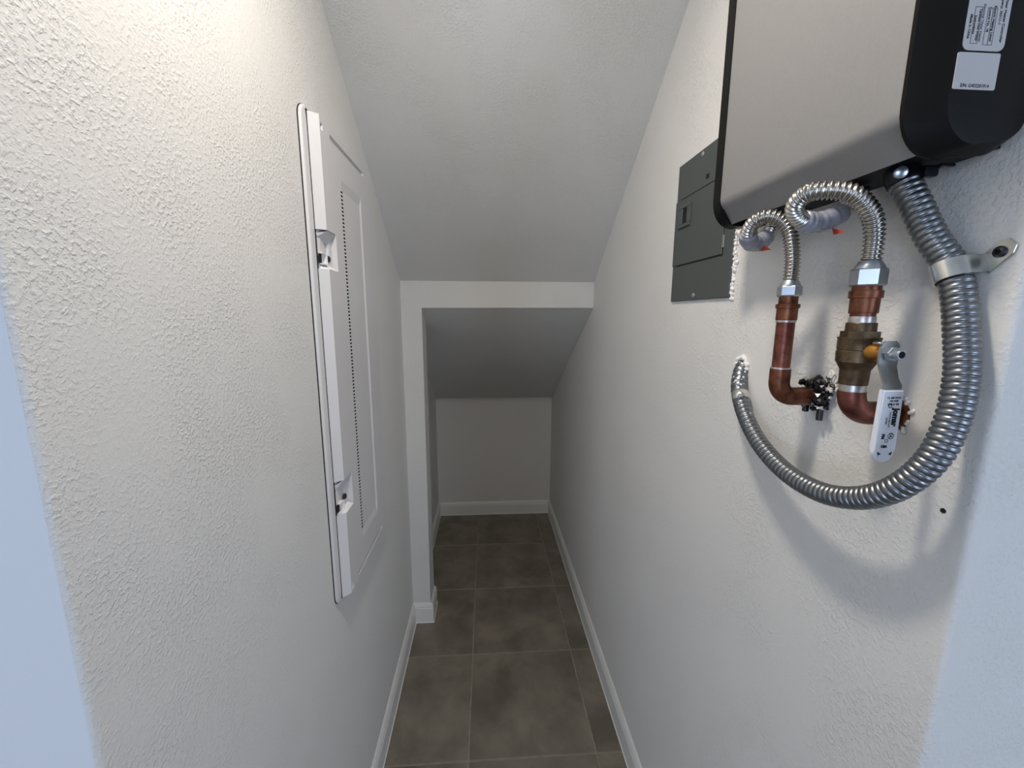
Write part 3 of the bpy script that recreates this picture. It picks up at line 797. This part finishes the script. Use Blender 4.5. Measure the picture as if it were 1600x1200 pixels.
# --- one-hole strap over the conduit
sp_ = thing('conduit_strap', 'bright zinc one-hole strap screwed to the wall over the conduit', 'strap')
i = min(range(L0), key=lambda k: (cp_[k] - Vector((.4776, .400, 1.596))).length)
p, _, _ = fr[i]; tt = Vector((0, -.38, -.925)).normalized()       # strap runs square to the conduit
side = Vector((-1, 0, 0)); lat = tt.cross(side).normalized()
if lat.y > 0: lat = -lat
half = .0095
bm = bmesh.new()
prof2 = []
R1 = .0152
for k in range(17):                                                  # half round over the conduit, from its far side to the near side
    t = math.radians(200 - 200 * k / 16)
    prof2.append((lat * math.cos(t) + side * math.sin(t), R1))
ptsA = [p + v * r for v, r in prof2]
wallx = XR - .0012
foot0 = Vector((wallx, 0, 0))
e0 = ptsA[-1]; f0 = e0 + lat * .003; f0.x = wallx
f1 = f0 + lat * .0225 + Vector((0, 0, .0125)); f1.x = wallx
rings = []
path = ptsA + [f0]
for k, q in enumerate(path):
    nrm = prof2[min(k, 16)][0] if k < 17 else side
    th = nrm * .0014
    rings.append([q - tt * half, q + tt * half, q + tt * half + th, q - tt * half + th])
loft(bm, rings)
link('saddle', bm, STRAP, sp_, angle=40)
bm = bmesh.new()
dirf = (f1 - f0).normalized(); perp = Vector((0, -dirf.z, dirf.y))
if perp.z < 0: perp = -perp
def FP(u, v): q = f0 + dirf * u + perp * v; return (q.y, q.z)
foot = [FP(-.006, -.0095), FP(.018, -.0092), FP(.0245, -.0050), FP(.0245, .0050), FP(.018, .0092), FP(-.006, .0085)]
prism(bm, foot, 'x', wallx - .0012, wallx + .0008)
bmesh.ops.bevel(bm, geom=bm.edges[:], offset=.0004, segments=1, affect='EDGES')
link('foot', bm, STRAP, sp_)
sc_ = f0 + dirf * .0125
bm = bmesh.new(); lathe(bm, (wallx - .0010, sc_.y, sc_.z), (-1, 0, 0), [(0, .0056), (.0016, .0054), (.0026, .0040), (.0028, .0024), (.0018, .0020)], 22)
sw = link('screw', bm, STEELDK, sp_, angle=35)
bm = bmesh.new()
box(bm, wallx - .0042, wallx - .0034, sc_.y - .0026, sc_.y + .0026, sc_.z - .0005, sc_.z + .0005); box(bm, wallx - .0042, wallx - .0034, sc_.y - .0005, sc_.y + .0005, sc_.z - .0026, sc_.z + .0026)
link('screw_cross', bm, HOLE, sw)

# --- lump of black tar and plaster round the left pipe
gk = thing('tar_lump', 'glossy black lump of tar with white flakes around the slim copper pipe', 'sealant')
bm = bmesh.new()
for k in range(150):
    t = random.uniform(0, 6.283); rr = random.uniform(.002, .0235) ; xx = random.uniform(.474, .497)
    if rr < .012 and xx < .478: rr = .014
    s3 = random.uniform(.0025, .0062)
    mt = Matrix.Translation((xx, .5590 + rr * math.cos(t) * 1.0 - .003, 1.4395 + rr * math.sin(t) * 1.05)) @ Matrix.Rotation(random.uniform(0, 3), 4, 'X') @ Matrix.Diagonal((s3, s3 * random.uniform(.5, 1.2), s3 * random.uniform(.5, 1.3), 1))
    bmesh.ops.create_icosphere(bm, subdivisions=1, radius=1, matrix=mt)
for (y, z, h) in ((.5450, 1.4130, .012), (.5720, 1.4160, .008)):
    box(bm, .480, .487, y - .0035, y + .0035, z - h, z + .010, .001, 1)
link('tar', bm, TAR, gk)
bm = bmesh.new()
for (x, y, z, a, b, c) in ((.486, .5375, 1.4475, .003, .007, .005), (.491, .5330, 1.4520, .002, .006, .007), (.478, .5440, 1.4215, .003, .010, .0018), (.493, .5400, 1.4640, .002, .007, .010), (.494, .5480, 1.4690, .002, .010, .006), (.480, .5780, 1.4580, .002, .005, .003), (.483, .5440, 1.4005, .003, .003, .001), (.488, .5355, 1.4360, .002, .006, .002)):
    for q in range(5):
        mt = Matrix.Translation((x + random.uniform(-.001, .001), y + random.uniform(-.5, .5) * b, z + random.uniform(-.5, .5) * c)) @ Matrix.Rotation(random.uniform(-.6, .6), 4, 'X') @ Matrix.Rotation(random.uniform(-.5, .5), 4, 'Z') @ Matrix.Diagonal((a * .6, b * random.uniform(.4, .8), c * random.uniform(.4, .8), 1))
        bmesh.ops.create_cube(bm, size=1.2, matrix=mt)
link('plaster_flakes', bm, PLASTER, gk, kind='stuff')

# --- small anchor hole left in the wall below the conduit
bm = bmesh.new(); lathe(bm, (XR - .0006, .3815, 1.3424), (1, 0, 0), [(0, .0030), (.002, .0030)], 6)
tag(link('anchor_hole', bm, HOLE), 'tiny black screw hole in the right wall below the conduit', 'hole')
